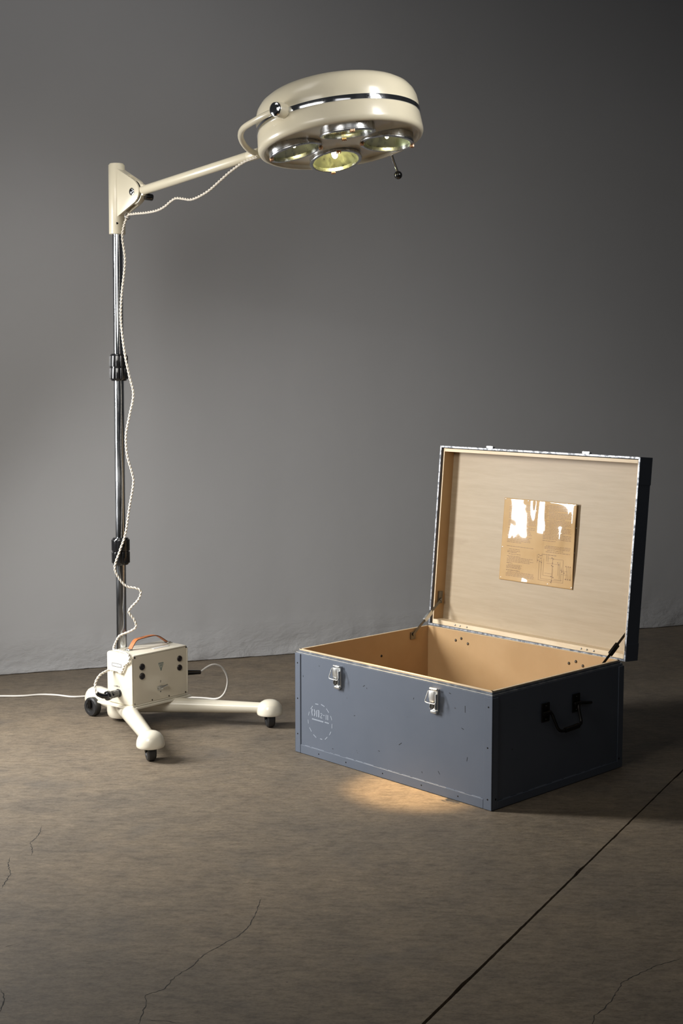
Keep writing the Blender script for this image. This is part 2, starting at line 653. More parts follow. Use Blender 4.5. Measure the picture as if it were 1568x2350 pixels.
leg(.5228, -.3031, .037, .025, (-.94, -.34))
leg(.5226, .3029, .036, .0205, (-.96, -.25))
lg3 = leg(-.158, .004, .038, .036, (-.62, -.78), .038, (-.010, -.050, 0))

# tray under the control box
m = MB()
m.prism([(-.005, -.118), (.035, -.122), (.2, -.108), (.2, .19), (.03, .19), (-.005, .15)], .0885, .0965, 'xy', .0012)
m.build('tray', M_cream_base, lamp)

# --- pole: three telescoping tubes leaning slightly toward the head


def ax(z):
    return Vector((.0025 + .0092 * z, 0, z))


MB().cyl(ax(.08), ax(.64), .0203, n=40).build('pole_section', M_pole, lamp)
MB().cyl(ax(.64), ax(1.36), .0196, n=40).build('pole_section', M_pole, lamp)
MB().cyl(ax(1.36), ax(1.93), .0196, n=40).build('pole_section', M_chrome, lamp)


def collar(z0, z1):
    zm = (z0 + z1) / 2
    H_ = (z1 - z0) / 2
    M4 = Matrix.Translation(ax(zm))
    m = MB()
    prof = [(.0198, -H_), (.028, -H_), (.0315, -H_ + .004), (.0335, -H_ + .012), (.0338, -.0012), (.0325, -.0006), (.0325, .0006), (.0338, .0012),
            (.0335, H_ - .012), (.0315, H_ - .004), (.028, H_), (.0198, H_)]
    m.lathe(prof, 48, M4)
    for i in range(12):
        a = 2 * PI * i / 12 + .2
        rot = Matrix.Rotation(a, 4, 'Z')
        for zz0, zz1 in ((-H_ + .007, -.002), (.002, H_ - .007)):
            m.box((.031, -.0058, zz0), (.0356, .0058, zz1), .0022, 3, M4 @ rot)
    return m.build('locking_collar', M_black, lamp)


collar(1.3368, 1.4405)
collar(.6211, .7278)

# --- head bracket
m = MB()
m.cyl(ax(1.893), ax(2.152), .0312, n=48, bevel=.002)
m.cyl(ax(2.150), ax(2.157), .027, n=40, bevel=.002)
bx = .020
prof = [(.012, 2.140), (.043, 2.1365), (.139, 2.0850), (.150, 2.0770), (.160, 2.0670), (.168, 2.0540), (.1705, 2.0400), (.168, 2.0260), (.160, 2.0130), (.150, 2.0045), (.139, 1.9985), (.038, 1.9530), (.012, 1.9500)]
m.prism(prof, -.0195, -.0110, 'xz', .0012)
m.prism(prof, .0110, .0195, 'xz', .0012)
m.prism([(.012, 2.140), (.043, 2.1365), (.092, 2.110), (.080, 1.973), (.038, 1.953), (.012, 1.950)], -.0115, .0115, 'xz')
bracket = m.build('arm_bracket', M_cream, lamp)
MB().cyl((.1315, -.0225, 2.0415), (.1315, -.018, 2.0415), .0142, .0142, 28, .0015).sphere((.1315, -.0215, 2.0415), .0125, 24, (1, .5, 1)).build('pivot_bolt', M_chrome, bracket)
MB().cyl((.043, -.0225, 1.9315), (.043, -.0175, 1.9315), .0042, n=16).build('set_screw', M_darkmetal, bracket)
# hinge barrel; a black disc paints the shade in its clearance gaps
MB().cyl((.131, -.0100, 2.0415), (.131, .0100, 2.0415), .0460, n=48, bevel=.002).box((.150, -.0098, 2.024), (.184, .0098, 2.066), .004).build('hinge_barrel', M_cream, lamp)
MB().cyl((.131, -.0110, 2.0415), (.131, .0110, 2.0415), .0420, n=48).build('hinge_gap_shade', M_dark, lamp)
MB().cyl((.178, .004, 2.022), (.186, .034, 2.020), .0130, .0130, 24, .003).build('tension_knob', M_black, lamp)

# --- arm and yoke
A0, A1 = Vector((.172, 0, 2.0440)), Vector((.780, 0, 2.1155))
MB().cyl(A0, A1, .0172, .0165, 32, .001).cyl(A1 - (A1 - A0).normalized() * .05, A1 + (A1 - A0).normalized() * .004, .0182, n=32, bevel=.002).build('arm', M_cream, lamp)
yk = [(1.149, -.290, 2.170), (1.10, -.291, 2.162), (1.04, -.280, 2.153), (.95, -.243, 2.145), (.868, -.175, 2.138), (.815, -.105, 2.125), (.783, -.04, 2.116), (.776, 0, 2.1145)]
yk = yk + [(x, -y, z) for x, y, z in yk[-2::-1]]
MB().tube(spline(yk, .012), .0098, 16).build('yoke', M_cream, lamp)
for sg in (-1, 1):
    pv = MB().cyl((1.149, sg * .262, 2.170), (1.149, sg * .300, 2.170), .0235, n=36, bevel=.003).build('pivot_boss', M_cream, lamp)
    MB().lathe([(0, .0080), (.008, .0077), (.016, .0064), (.0205, .0036), (.0218, 0), (.0218, -.006), (0, -.006)], 36,
               Matrix.Translation((1.149, sg * .3035, 2.170)) @ Vector((0, sg, 0)).to_track_quat('Z', 'Y').to_matrix().to_4x4()).build('pivot_cap', M_chrome, pv, label='chrome pivot cap')

# --- head
TA, TB = R(6.3), R(7.8)
hn = Vector((-math.sin(TB), math.sin(TA), 1)).normalized()
hx = Vector((1, 0, 0))
hx = (hx - hn * hx.dot(hn)).normalized()
hy = hn.cross(hx)
HC = Vector((-.0099, 4.4396, 2.1677))
HM_world = Matrix.Translation(HC) @ Matrix((hx, hy, hn)).transposed().to_4x4()
HM = LBi @ HM_world
m = MB()
m.lathe([(.2662, .006), (.2662, .030), (.2640, .048), (.2575, .066), (.245, .083), (.226, .096), (.198, .1060), (.16, .1135), (.11, .1185), (.05, .121), (0, .1215)], 112)
m.lathe([(.2662, -.006), (.2685, -.030), (.2705, -.052), (.2700, -.060), (.2665, -.0675), (.2600, -.0715), (.2530, -.0715), (.2490, -.067), (.2480, -.058)], 112)
m.lathe([(.2662, .006), (.2655, .004), (.2655, -.004), (.2662, -.006)], 112)
head = m.build('lamp_head', M_cream, lamp, 40, HM)
MB().lathe([(.2664, -.0085), (.2690, -.0078), (.2697, 0), (.2690, .0078), (.2664, .0085)], 112).build('chrome_band', M_chrome, head)
for a in (-128, -100, -70, -42, -20):
    MB().sphere((.2697 * math.cos(R(a)), .2697 * math.sin(R(a)), 0), .0022, 10).build('band_rivet', M_darkmetal, head)

LR, LZ, PH, LT = .150, .078, .1318, R(8)
lens_angles = [180, 0, -90, 90]
# underside plate with four round openings
m = MB()
loops = [(0, 0, .2495, 96)] + [(LR * math.cos(R(a) + PH), LR * math.sin(R(a) + PH), .0815, 48) for a in lens_angles]
edges = []
for cx, cy, rr, n in loops:
    v = [m.bm.verts.new((cx + rr * math.cos(2 * PI * i / n), cy + rr * math.sin(2 * PI * i / n), -.058)) for i in range(n)]
    edges += [m.bm.edges.new((v[i], v[(i + 1) % n])) for i in range(n)]
bmesh.ops.triangle_fill(m.bm, edges=edges, use_beauty=True, use_dissolve=False, normal=(0, 0, -1))
m.build('underside_plate', M_cream, head, 0)


def lens_matrix(a):
    A = R(a) + PH
    rad = Vector((math.cos(A), math.sin(A), 0))
    d = (Vector((0, 0, -1)) * math.cos(LT) - rad * math.sin(LT)).normalized()      # outward optical axis
    tan = d.cross(rad).normalized()
    radp = tan.cross(d).normalized()
    M3 = Matrix((radp, tan, d)).transposed().to_4x4()
    return HM @ Matrix.Translation(rad * LR + Vector((0, 0, -LZ))) @ M3


for a in lens_angles:
    lit = a == 90
    LM = lens_matrix(a)
    ring = MB().lathe([(.0775, -.050), (.0865, -.050), (.0865, -.006), (.0885, -.0045), (.0890, -.001), (.0880, .001), (.0800, .0022), (.0775, .0012), (.0770, -.004), (.0770, -.012), (.0775, -.050)], 72
                      ).build('lens_ring', M_ring, lamp, 40, LM)
    MB().cyl((0, 0, -.0085), (0, 0, -.0055), .0772, n=72).build('glass', M_glass, ring)
    rp = [(.0772, -.010)] + [(.0772 * math.sqrt(1 - t), -.010 - .062 * t) for t in (.12, .25, .4, .55, .7, .85, .95)] + [(0, -.072)]
    MB().lathe(rp, 36).build('reflector', M_reflector, ring, 12)
    MB().sphere((0, 0, -.026), 0.0105 if lit else .0065, 20, (1, 1, 1.5)).build('bulb', M_bulb_hot if lit else M_bulb_dim, ring)
    MB().cyl((0, 0, -.071), (0, 0, -.036), .010, .008, 24, .001).box((.006, -.009, -.062), (.066, .009, -.060)).build('lamp_holder', M_copper, ring)
    for sgn in (1, -1):
        k = MB()
        for dy in (-.0052, 0, .0052):
            k.box((sgn * .0825 - .0055, dy - .0021, -.001), (sgn * .0825 + .0065, dy + .0021, .0085), .0012, 2)
        k.box((sgn * .0825 - .004, -.0068, 0), (sgn * .0825 + .0055, .0068, .0035), .0008, 1)
        k.build('lens_clip', M_copper, ring)
    sp = bpy.data.lights.new('bulb_beam', 'SPOT')
    sp.energy = 620 if lit else 12
    sp.color = (1.0, .67, .33)
    sp.spot_size = R(15) if lit else R(24)
    sp.spot_blend = 1.0
    sp.shadow_soft_size = .02
    so = bpy.data.objects.new('bulb_beam', sp)
    C.objects.link(so)
    pw = LB @ LM @ Vector((0, 0, -.003))
    aim = Vector((.245, 4.285, 0))
    so.matrix_world = Matrix.Translation(pw) @ (aim - pw).to_track_quat('-Z', 'Y').to_matrix().to_4x4()

# aiming handle below the far rim
hb = HM @ Vector((.172, .213, -.045))
ht = wl((.1925, 4.63, 2.040))
hpts = [hb, hb.lerp(ht, .35) + Vector((0, 0, -.006)), hb.lerp(ht, .65) + Vector((0, 0, -.004)), ht]
hnd = MB().tube(spline(hpts, .006), .0045, 12).sphere(hb, .009, 16).build('aiming_handle', M_chrome, lamp, label='thin chrome aiming rod')
MB().sphere(ht + Vector((0, 0, -.006)), .0142, 24).build('ball_grip', M_black, hnd, label='black ball grip')
# small wire eye holding the cord at the bracket foot
MB().lathe([(.0105 + .002 * math.cos(t * PI / 6), .002 * math.sin(t * PI / 6)) for t in range(13)], 24,
           Matrix.Translation(wl((-.8043, 5.0937, 1.9504))) @ Matrix.Rotation(R(70), 4, 'Y')).build('cord_clip', M_steel, lamp)

# ================================================================== control box on the tray
BX = LB @ Matrix.Translation((.112, .040, .0975))
box = thing('control_box', 'cream metal power supply box with tan leather strap on lamp base', 'control box', BX)


def bl(s, t, z):        # lamp-local -> box-local
    return Vector((s - .112, t - .040, z - .0975))


x0, x1, y0, y1, z1 = .036 - .112, .190 - .112, -.104 - .040, .182 - .040, .2
m = MB()
# shell: four rounded walls around the recessed front
bmx = bmesh.new()
MBs = MB()
MBs.box((x0, y0, 0), (x1 - .004, y1, z1), .010, 4)
for lo, hi in (((x1 - .014, y0, .010), (x1, y0 + .006, z1 - .010)), ((x1 - .014, y1 - .006, .010), (x1, y1, z1 - .010)),
               ((x1 - .014, y0 + .008, z1 - .006), (x1, y1 - .008, z1)), ((x1 - .014, y0, 0), (x1, y1, .006))):
    MBs.box(lo, hi, .0018, 2)
casing = MBs.build('casing', M_cream_base, box, 40)
bmx.free()
fp = MB().box((x1 - .006, y0 + .0075, .0070), (x1 - .0012, y1 - .0065, z1 - .0065), .0008, 1).build('front_panel', M_panel, box, label='beige front panel')
XF = x1 - .0012
for (t, z), r in (((-.054, .2476), .0128), ((-.0545, .2116), .0128), ((.1375, .2495), .0118), ((.137, .2137), .0118)):
    p = bl(0, t, z)
    mm = MB().lathe([(0, .0016), (r * .55, .0016), (r * .62, .0038), (r * .92, .0040), (r, .0025), (r, -.002), (0, -.002)], 32,
                    Matrix.Translation((XF, p.y, p.z)) @ Matrix.Rotation(R(90), 4, 'Y'))
    mm.box((XF + .001, p.y - .0012, p.z - r * .45), (XF + .0026, p.y + .0012, p.z + r * .45))
    mm.build('fuse_cap', M_fuse, box, label='round dark fuse cap')
for t, z, r in ((-.0894, .2878, .0036), (.1735, .2899, .0036), (-.092, .1092, .0022), (-.0049, .1098, .0030), (.0813, .1102, .0030), (.1681, .1099, .0034)):
    p = bl(0, t, z)
    MB().lathe([(0, .002), (r * .7, .0016), (r, 0), (r, -.001), (0, -.001)], 16, Matrix.Translation((XF, p.y, p.z)) @ Matrix.Rotation(R(90), 4, 'Y')).build('screw', M_darkmetal, box)
# triangular emblem: outline with interlaced letter strokes


def strokes(m, segs, w, d0, d1, plane='yz'):
    for (a0, b0), (a1, b1) in segs:
        d = Vector((a1 - a0, b1 - b0))
        n_ = Vector((-d.y, d.x)).normalized() * w / 2
        m.prism([(a0 + n_.x, b0 + n_.y), (a1 + n_.x, b1 + n_.y), (a1 - n_.x, b1 - n_.y), (a0 - n_.x, b0 - n_.y)], d0, d1, plane)
    return m


def E(t, z):
    p = bl(0, t, z)
    return (p.y, p.z)


tri = [E(.0296, .2482), E(.0537, .2482), E(.0418, .2174)]
m = MB()
strokes(m, [(tri[0], tri[1]), (tri[1], tri[2]), (tri[2], tri[0])], .0018, XF - .0005, XF + .0006)
strokes(m, [(E(.035, .2455), E(.0415, .2375)), (E(.0485, .2455), E(.0415, .2375)), (E(.0415, .2375), E(.0415, .224)), (E(.0375, .2375), E(.0455, .2375)),
            (E(.0415, .2465), E(.0415, .2420))], .0016, XF - .0005, XF + .0006)
m.build('emblem', M_teal, box, 0, label='small teal triangle emblem')
m = MB()
strokes(m, [(E(.0368, .1785), E(.0415, .1785)), (E(.0415, .1785), E(.0368, .1725)), (E(.0368, .1725), E(.0415, .1725))], .0012, XF - .0005, XF + .0004)
m.build('switch_marking', M_ink, box, 0)
strokes(MB(), [(E(.0362, .135), E(.0402, .135))], .0042, XF - .0005, XF + .0004).build('switch_dot', M_ink, box, 0)
p = bl(0, .036, .152)
sw = MB().box((XF - .001, p.y - .014, p.z - .010), (XF + .0012, p.y + .016, p.z + .006), .0004, 1).cyl((XF, p.y - .007, p.z), (XF + .007, p.y - .007, p.z), .0062, n=20).build('switch_plate', M_steel, box)
MB().cyl((XF + .006, p.y - .007, p.z), (XF + .013, p.y + .028, p.z + .007), .0034, .0042, 16, .001).build('switch_lever', M_steel, sw)
# end-face label and lettering
YL = y0


def F(s, z):
    p = bl(s, 0, z)
    return (p.x, p.z)


a_, b_ = F(.0735, .2560), F(.1265, .2440)
lab = MB().box((a_[0], YL - .0006, b_[1] + .0008), (b_[0], YL + .001, a_[1] - .0008)).build('label_plate', M_label, box, 0)
m = MB()
q = [(a_[0], a_[1]), (b_[0], a_[1]), (b_[0], b_[1]), (a_[0], b_[1])]
strokes(m, [(q[i], q[(i + 1) % 4]) for i in range(4)], .0014, YL - .0010, YL, 'xz')
for i in range(9):
    xx = a_[0] + .006 + i * .0047
    strokes(m, [((xx, .1515 - .003 + .0), (xx + .0027, .1515 + .003))], .0006, YL - .0010, YL, 'xz')
m.build('label_print', M_ink, lab, 0)
m = MB()
xx, zl, hh = F(.083, .167)[0], F(0, .1645)[1], .0055
for g in ('L', 'A', 'M', 'P', 'A'):
    G = {'L': [((0, 1), (0, 0)), ((0, 0), (.6, 0))], 'A': [((0, 0), (.35, 1)), ((.35, 1), (.7, 0)), ((.15, .35), (.55, .35))],
         'M': [((0, 0), (0, 1)), ((0, 1), (.4, .4)), ((.4, .4), (.8, 1)), ((.8, 1), (.8, 0))],
         'P': [((0, 0), (0, 1)), ((0, 1), (.6, .9)), ((.6, .9), (.6, .55)), ((.6, .55), (0, .45))]}[g]
    strokes(m, [((xx + p0[0] * hh, zl + p0[1] * hh), (xx + p1[0] * hh, zl + p1[1] * hh)) for p0, p1 in G], .0007, YL - .0006, YL + .0002, 'xz')
    xx += hh * 1.2
m.build('socket_lettering', M_ink, box, 0)
# strip label on top
p0, p1 = bl(.1345, .040, .2975), bl(.1505, .122, .2975)
tl = MB().box((p0.x, p0.y, z1 - .0004), (p1.x, p1.y, z1 + .0005)).build('top_label', M_label, box, 0)
MB().box((p1.x - .0016, p0.y, z1), (p1.x, p1.y, z1 + .0007)).build('top_label_rule', M_ink, tl, 0)
# leather strap
sx = bl(.098, 0, 0).x
sp_ = [(-.036, .3005), (-.030, .309), (-.018, .3245), (-.004, .334), (.03, .3375), (.075, .3390), (.100, .3350), (.120, .3245), (.140, .311), (.150, .3040)]
path = spline([(0, bl(0, t, z).y, bl(0, t, z).z) for t, z in sp_], .005)


def strap(name, w, th, matl, parent, dz=0):
    m = MB()
    rows = []
    for i, p in enumerate(path):
        tdir = (path[min(i + 1, len(path) - 1)] - path[max(i - 1, 0)]).normalized()
        nrm = Vector((1, 0, 0)).cross(tdir)
        row = []
        for (xx, hh) in ((-w, -th), (w, -th), (w, th), (-w, th)):
            row.append(m.bm.verts.new(Vector((sx + xx, p.y, p.z)) + nrm * hh))
        rows.append(row)
    for a, b in zip(rows[:-1], rows[1:]):
        for k in range(4):
            m.bm.faces.new((a[k], a[(k + 1) % 4], b[(k + 1) % 4], b[k]))
    m.bm.faces.new(rows[0])
    m.bm.faces.new(rows[-1])
    return m.build(name, matl, parent, 40)


st = strap('carrying_strap', .0105, .0016, M_leather, box)
strap('strap_edge', .0109, .0008, M_leather_edge, st)
for t0, t1 in ((-.058, -.030), (.142, .172)):
    a, b = bl(0, t0, 0), bl(0, t1, 0)
    k = MB().box((sx - .013, a.y, z1 - .001), (sx + .013, b.y, z1 + .0025), .0008, 1).box((sx - .012, (a.y + b.y) / 2 - .006, z1 + .002), (sx + .012, (a.y + b.y) / 2 + .008, z1 + .0065), .002, 2)
    k.sphere((sx, a.y + .006 if t0 < 0 else b.y - .006, z1 + .0025), .0035, 12)
    k.build('strap_bracket', M_steel, box)
# mains inlet on the far end
p = bl(.11, .182, .170)
MB().box((p.x - .017, p.y - .001, p.z - .022), (p.x + .017, p.y + .010, p.z + .022), .003, 2).build('mains_inlet', M_black, box)
p = bl(.105, .182, .140)
MB().lathe([(.011 + .0022 * math.cos(t * PI / 6), .0022 * math.sin(t * PI / 6)) for t in range(13)], 24,
           Matrix.Translation((p.x, p.y + .012, p.z)) @ Matrix.Rotation(R(60), 4, 'X')).build('wire_loop', M_steel, box)
p = bl(.110, -.104, .142)
MB().cyl((p.x, p.y - .006, p.z), (p.x, p.y + .002, p.z), .0165, n=28, bevel=.001).build('lamp_socket', M_black, box)

# ================================================================== twisted cord from head to control box
arm_pts = [(-.2878, 4.6437, 2.0972), (-.3354, 4.6852, 2.0863), (-.3841, 4.7276, 2.0618), (-.4254, 4.7636, 2.0344), (-.4674, 4.8002, 2.0065), (-.51, 4.8373, 1.9887),
           (-.541, 4.8643, 1.9831), (-.5705, 4.89, 1.9895), (-.5985, 4.9144, 1.9943), (-.6199, 4.933, 1.9858), (-.6451, 4.955, 1.97), (-.6778, 4.9835, 1.9594),
           (-.7236, 5.0235, 1.9563), (-.7795, 5.0722, 1.9574), (-.8043, 5.0937, 1.9504)]
hang = [(-.8305, 5.136, 1.8858), (-.8222, 5.138, 1.7881), (-.8376, 5.138, 1.6572), (-.8409, 5.138, 1.5586), (-.8280, 5.130, 1.4430), (-.8125, 5.130, 1.3602),
        (-.7987, 5.138, 1.2854), (-.815, 5.138, 1.202), (-.8296, 5.138, 1.1268), (-.8258, 5.138, 1.0513), (-.8084, 5.138, .984), (-.804, 5.138, .9419),
        (-.8207, 5.138, .8489), (-.8375, 5.136, .7471), (-.8588, 5.134, .6842), (-.8802, 5.134, .6193), (-.8673, 5.138, .5766), (-.8374, 5.138, .5423),
        (-.8002, 5.138, .5338), (-.7818, 5.138, .5218), (-.7907, 5.138, .4909), (-.8218, 5.138, .4565), (-.8289, 5.138, .4393), (-.809, 5.138, .4101),
        (-.8026, 5.138, .3825), (-.8233, 5.138, .3653), (-.8644, 5.138, .348), (-.8766, 5.130, .3307)]
boxc = [(.060, -.085, .3045), (.100, -.088, .3035), (.150, -.098, .3030), (.176, -.107, .2985), (.1822, -.1115, .2779), (.1567, -.1115, .2598), (.1452, -.1115, .2392),
        (.1313, -.1125, .2251), (.1146, -.1125, .2313), (.0752, -.1165, .2305), (.0709, -.135, .2260), (.0720, -.165, .2164), (.0740, -.187, .1935), (.0838, -.197, .1700), (.0939, -.196, .1555)]
full = [Vector(p) for p in arm_pts + hang] + [LB @ Vector(p) for p in boxc]
cl = spline(full, .0035)
cord = thing('twisted_lamp_cord', 'cream twisted two-strand flex from lamp head down the pole to the box', 'cord', Matrix.Translation((-.871, 5.14, .30)))
ci = Matrix.Translation((.871, -5.14, -.30))
for s in (0, PI):
    pts = []
    nrm = Vector((1, 0, 0))
    dist = 0
    for i, p in enumerate(cl):
        t = (cl[min(i + 1, len(cl) - 1)] - cl[max(i - 1, 0)]).normalized()
        nrm = (nrm - t * nrm.dot(t)).normalized()
        bi = t.cross(nrm)
        if i:
            dist += (cl[i] - cl[i - 1]).length
        an = 2 * PI * dist / .028 + s
        pts.append(ci @ (p + .0025 * (math.cos(an) * nrm + math.sin(an) * bi)))
    MB().tube(pts, .0026, 8).build('strand', M_strand, cord, 60)
# right angled black plug pushed into the end of the box
P = lambda s, t, z: ci @ (LB @ Vector((s, t, z)))
m = MB()
m.cyl(P(.110, -.110, .142), P(.110, -.150, .142), .0150, .0150, 28, .002)
m.cyl(P(.110, -.148, .142), P(.110, -.166, .141), .0185, .0180, 28, .003)
m.tube([P(.112, -.156, .140), P(.105, -.178, .143), P(.094, -.192, .151), P(.092, -.196, .157)], [.011, .010, .0085, .0070], 16)
m.build('plug', M_black, cord, label='black round plug')

# ================================================================== white mains cable
mains = thing('mains_cable', 'white mains cable lying on floor left of lamp and looping behind it', 'cable', Matrix.Translation((-1.1, 5.55, 0)))
mi = Matrix.Translation((1.1, -5.55, 0))
mp_ = [(-2.4, 5.50, .0046), (-1.9, 5.545, .0046), (-1.6, 5.555, .0046), (-1.45, 5.557, .0046), (-1.357, 5.560, .0046), (-1.281, 5.584, .0046), (-1.212, 5.575, .0046), (-1.141, 5.545, .0046),
       (-1.08, 5.555, .0046), (-.98, 5.58, .0046), (-.85, 5.57, .0046), (-.72, 5.545, .0046), (-.592, 5.526, .0046), (-.53, 5.500, .0066), (-.4986, 5.47, .0266), (-.478, 5.445, .0641), (-.4718, 5.42, .1158),
       (-.4907, 5.395, .1634), (-.5204, 5.37, .1816), (-.5483, 5.345, .1762), (-.5778, 5.318, .158)]
pts = [mi @ p for p in spline(mp_, .01)]
MB().tube(pts, .0042, 10).build('flex', M_white_cord, mains, 60)
e = Vector(mp_[-1])
dirn = (Vector((-.5483, 5.345, .1762)) - e).normalized()
inl = LB @ Vector((.11, .194, .170))
m = MB()
m.tube([mi @ inl, mi @ inl.lerp(e, .5) + Vector((0, 0, .002)), mi @ (e + dirn * .006)], [.0125, .0110, .0085], 18)
m.build('plug', M_black, mains, label='black mains plug')

# ================================================================== crate
CP = Matrix.Translation((.46806, 4.05518, 0)) @ Matrix.Rotation(R(-46.633), 4, 'Z')
crate = thing('storage_crate', 'large open blue-grey painted wooden crate with hinged lid raised', 'crate', CP)
L, D, H, LIP = .9266, .7010, .3680, .0108
T = .012
# outer body: four painted walls and a bottom; local x runs from -L (left end) to 0 (near corner)
m = MB()
e_ = .0035
m.box((-L + e_, e_, .004), (-e_, T, H - .003), .0012, 1)
m.box((-L + e_, D - T, .004), (-e_, D - e_, H - .003), .0012, 1)
m.box((-L + e_, T, .004), (-L + T, D - T, H - .003), .0012, 1)
m.box((-T, T, .004), (-e_, D - T, H - .003), .0012, 1)
m.box((-L + e_, e_, .002), (-e_, D - e_, .016))
rnd = random.Random(3)
m.mi = 1            # paint worn to pale wood along the batten seams
for s0, s1, fixed, ax_ in ((-L + .05, -.04, .0335, 'f'), (.06, D - .06, .028, 'r')):
    x = s0
    while x < s1:
        ln = rnd.uniform(.012, .07)
        h_ = rnd.uniform(.0004, .0009)
        x2 = min(x + ln, s1)
        if ax_ == 'f':
            m.box((x, .0029, fixed - h_), (x2, .0058, fixed + h_))
        else:
            m.box((-.0037, x, fixed - h_), (-.0031, x2, fixed + h_))
        x = x2 + rnd.choice((.004, .01, .03))
m.mi = 2            # dark gouges in the paint
for u, z, a, ln in ((.40, .135, -35, .016), (.885, .285, 80, .006), (.80, .335, 10, .004), (.574, .302, -30, .010), (.560, .296, 60, .004), (.115, .305, 88, .022), (.125, .24, 20, .010), (.105, .145, -80, .014),
                    (.225, .075, 50, .012), (.18, .345, 15, .008), (.34, .30, -70, .006), (.50, .09, 10, .007), (.62, .19, -20, .006), (.30, .06, 60, .006), (.73, .05, 0, .006)):
    M4 = Matrix.Translation((-u, 0, z)) @ Matrix.Rotation(R(a), 4, 'Y')
    m.box((-ln / 2, .0032, -.0010), (ln / 2, .0042, .0008), 0, 1, M4)
body = m.build('body', [M_paint, M_stencil, M_dark], crate, 30)
# ochre plywood liner standing proud of the walls
m = MB()
t2 = .010
ZL = H + LIP
m.box((-L + T, T, .016), (-T, T + t2, ZL), .0008, 1)
m.box((-L + T, D - T - t2, .016), (-T, D - T, ZL), .0008, 1)
m.box((-L + T, T + t2, .016), (-L + T + t2, D - T - t2, ZL), .0008, 1)
m.box((-T - t2, T + t2, .016), (-T, D - T - t2, ZL), .0008, 1)
m.box((-L + T + t2, T + t2, .014), (-T - t2, D - T - t2, .022))
liner = m.build('liner', M_ochre, crate, 30, label='ochre plywood lining')
m = MB()
zc = ZL + .0004
m.box((-L + T - .0002, T - .0002, ZL - .002), (-T + .0002, T + t2 * .75, zc))
m.box((-L + T - .0002, D - T - t2 * .75, ZL - .002), (-T + .0002, D - T + .0002, zc))
m.box((-L + T - .0002, T, ZL - .002), (-L + T + t2 * .75, D - T, zc))
m.box((-T - t2 * .75, T, ZL - .002), (-T + .0002, D - T, zc))
m.build('liner_edge', M_edgewood, liner, 0)
# stepped tin rim round the opening
m = MB()
for (z0, z1_, o) in ((H - .006, H + .0005, .0045), (H + .0005, ZL - .0035, .0095)):
    m.box((-L + o, o, z0), (-o, T, z1_), .0008, 1)
    m.box((-L + o, D - T, z0), (-o, D - o, z1_), .0008, 1)
    m.box((-L + o, T, z0), (-L + T, D - T, z1_), .0008, 1)
    m.box((-T, T, z0), (-o, D - T, z1_), .0008, 1)
m.mi = 1
for lo, hi in (((-L + .004, .0035, H - .0003), (-.004, .0048, H + .0012)),):
    m.box(lo, hi)
m.build('rim', [M_rim, M_wornedge], crate, 0, label='worn metal rim')
# corner battens and bottom battens, each a strip of its own
def strip(name, boxes):
    m = MB()
    for lo, hi in boxes:
        m.box(lo, hi, .001, 1)
    return m.build(name, M_paint, crate, 30)


strip('corner_batten', [((-L, 0, .0015), (-L + .029, .008, H - .004)), ((-L, 0, .0015), (-L + .0035, .03, H - .0085))])
strip('corner_batten', [((-.034, 0, .0015), (0, .006, H - .0085)), ((-.0035, 0, .0015), (0, .030, H - .0085))])
strip('corner_batten', [((-.0035, D - .03, .0015), (0, D, H - .0085))])
strip('corner_batten', [((-L, D - .03, .0015), (-L + .0035, D, H - .0085))])
strip('bottom_batten', [((-L + .0295, .0005, .0015), (-.0345, .006, .0325))])
strip('bottom_batten', [((-.0035, .0305, .0015), (0, D - .0305, .027))])
for u, z in ((.912, .33), (.912, .20), (.912, .07), (.016, .33), (.016, .035), (.018, .20)):
    MB().cyl((-u, -.0006, z), (-u, .003, z), .0026, n=12).build('batten_nail', M_darkmetal, crate)
for u in (.14, .30, .48, .66, .80):
    MB().cyl((-u, -.0001, .017), (-u, .003, .017), .0023, n=12).build('batten_nail', M_darkmetal, crate)
for w in (.02, .68):
    MB().cyl((-.003, w, .035), (.0006, w, .035), .0034, n=12).build('batten_nail', M_darkmetal, crate)
# stencilled mark
SEG = [[.821, .1951, .8041, .1957], [.7903, .1987, .7721, .194], [.7627, .1887, .7491, .1757], [.7405, .1664, .734, .1516], [.7331, .1389, .7334, .1229], [.7384, .1099, .747, .0962],
       [.7571, .0872, .7702, .0755], [.784, .0728, .7957, .0734], [.8155, .073, .8309, .0816], [.8405, .0904, .8516, .1034], [.8572, .1171, .8589, .1305], [.8566, .1466, .8529, .1605], [.8447, .1721, .8343, .1847]]
LET = [[.8365, .1740, .8392, .1620, .0062], [.8392, .1620, .8355, .1496, .0050], [.8268, .1745, .8218, .1632, .0054], [.8218, .1632, .8262, .1500, .0058], [.813, .1729, .8131, .1492, .0054],
       [.8018, .1735, .8021, .1495, .0062], [.8085, .1740, .7998, .1738, .0030], [.7935, .1640, .7889, .1665, .0028], [.7889, .1665, .7850, .1640, .0030], [.7850, .1640, .7853, .1600, .0034], [.7853, .161, .794, .1508, .0032],
       [.794, .1498, .7838, .1502, .0032], [.7794, .1616, .7715, .1616, .0030], [.7639, .166, .764, .1479, .0040], [.7553, .1666, .7553, .1481, .0044]]
BAR = [[.8381, .1379, .778, .1373, .0046], [.7715, .138, .7491, .1373, .0040]]
m = MB()
for q in [s + [.0034] for s in SEG] + LET + BAR:
    strokes(m, [((-q[0], q[1]), (-q[2], q[3]))], q[4], .0030, .0037, 'xz')
m.build('stencil_marking', M_stencil, crate, 0, label='white stencilled ОП2-II in broken ring')
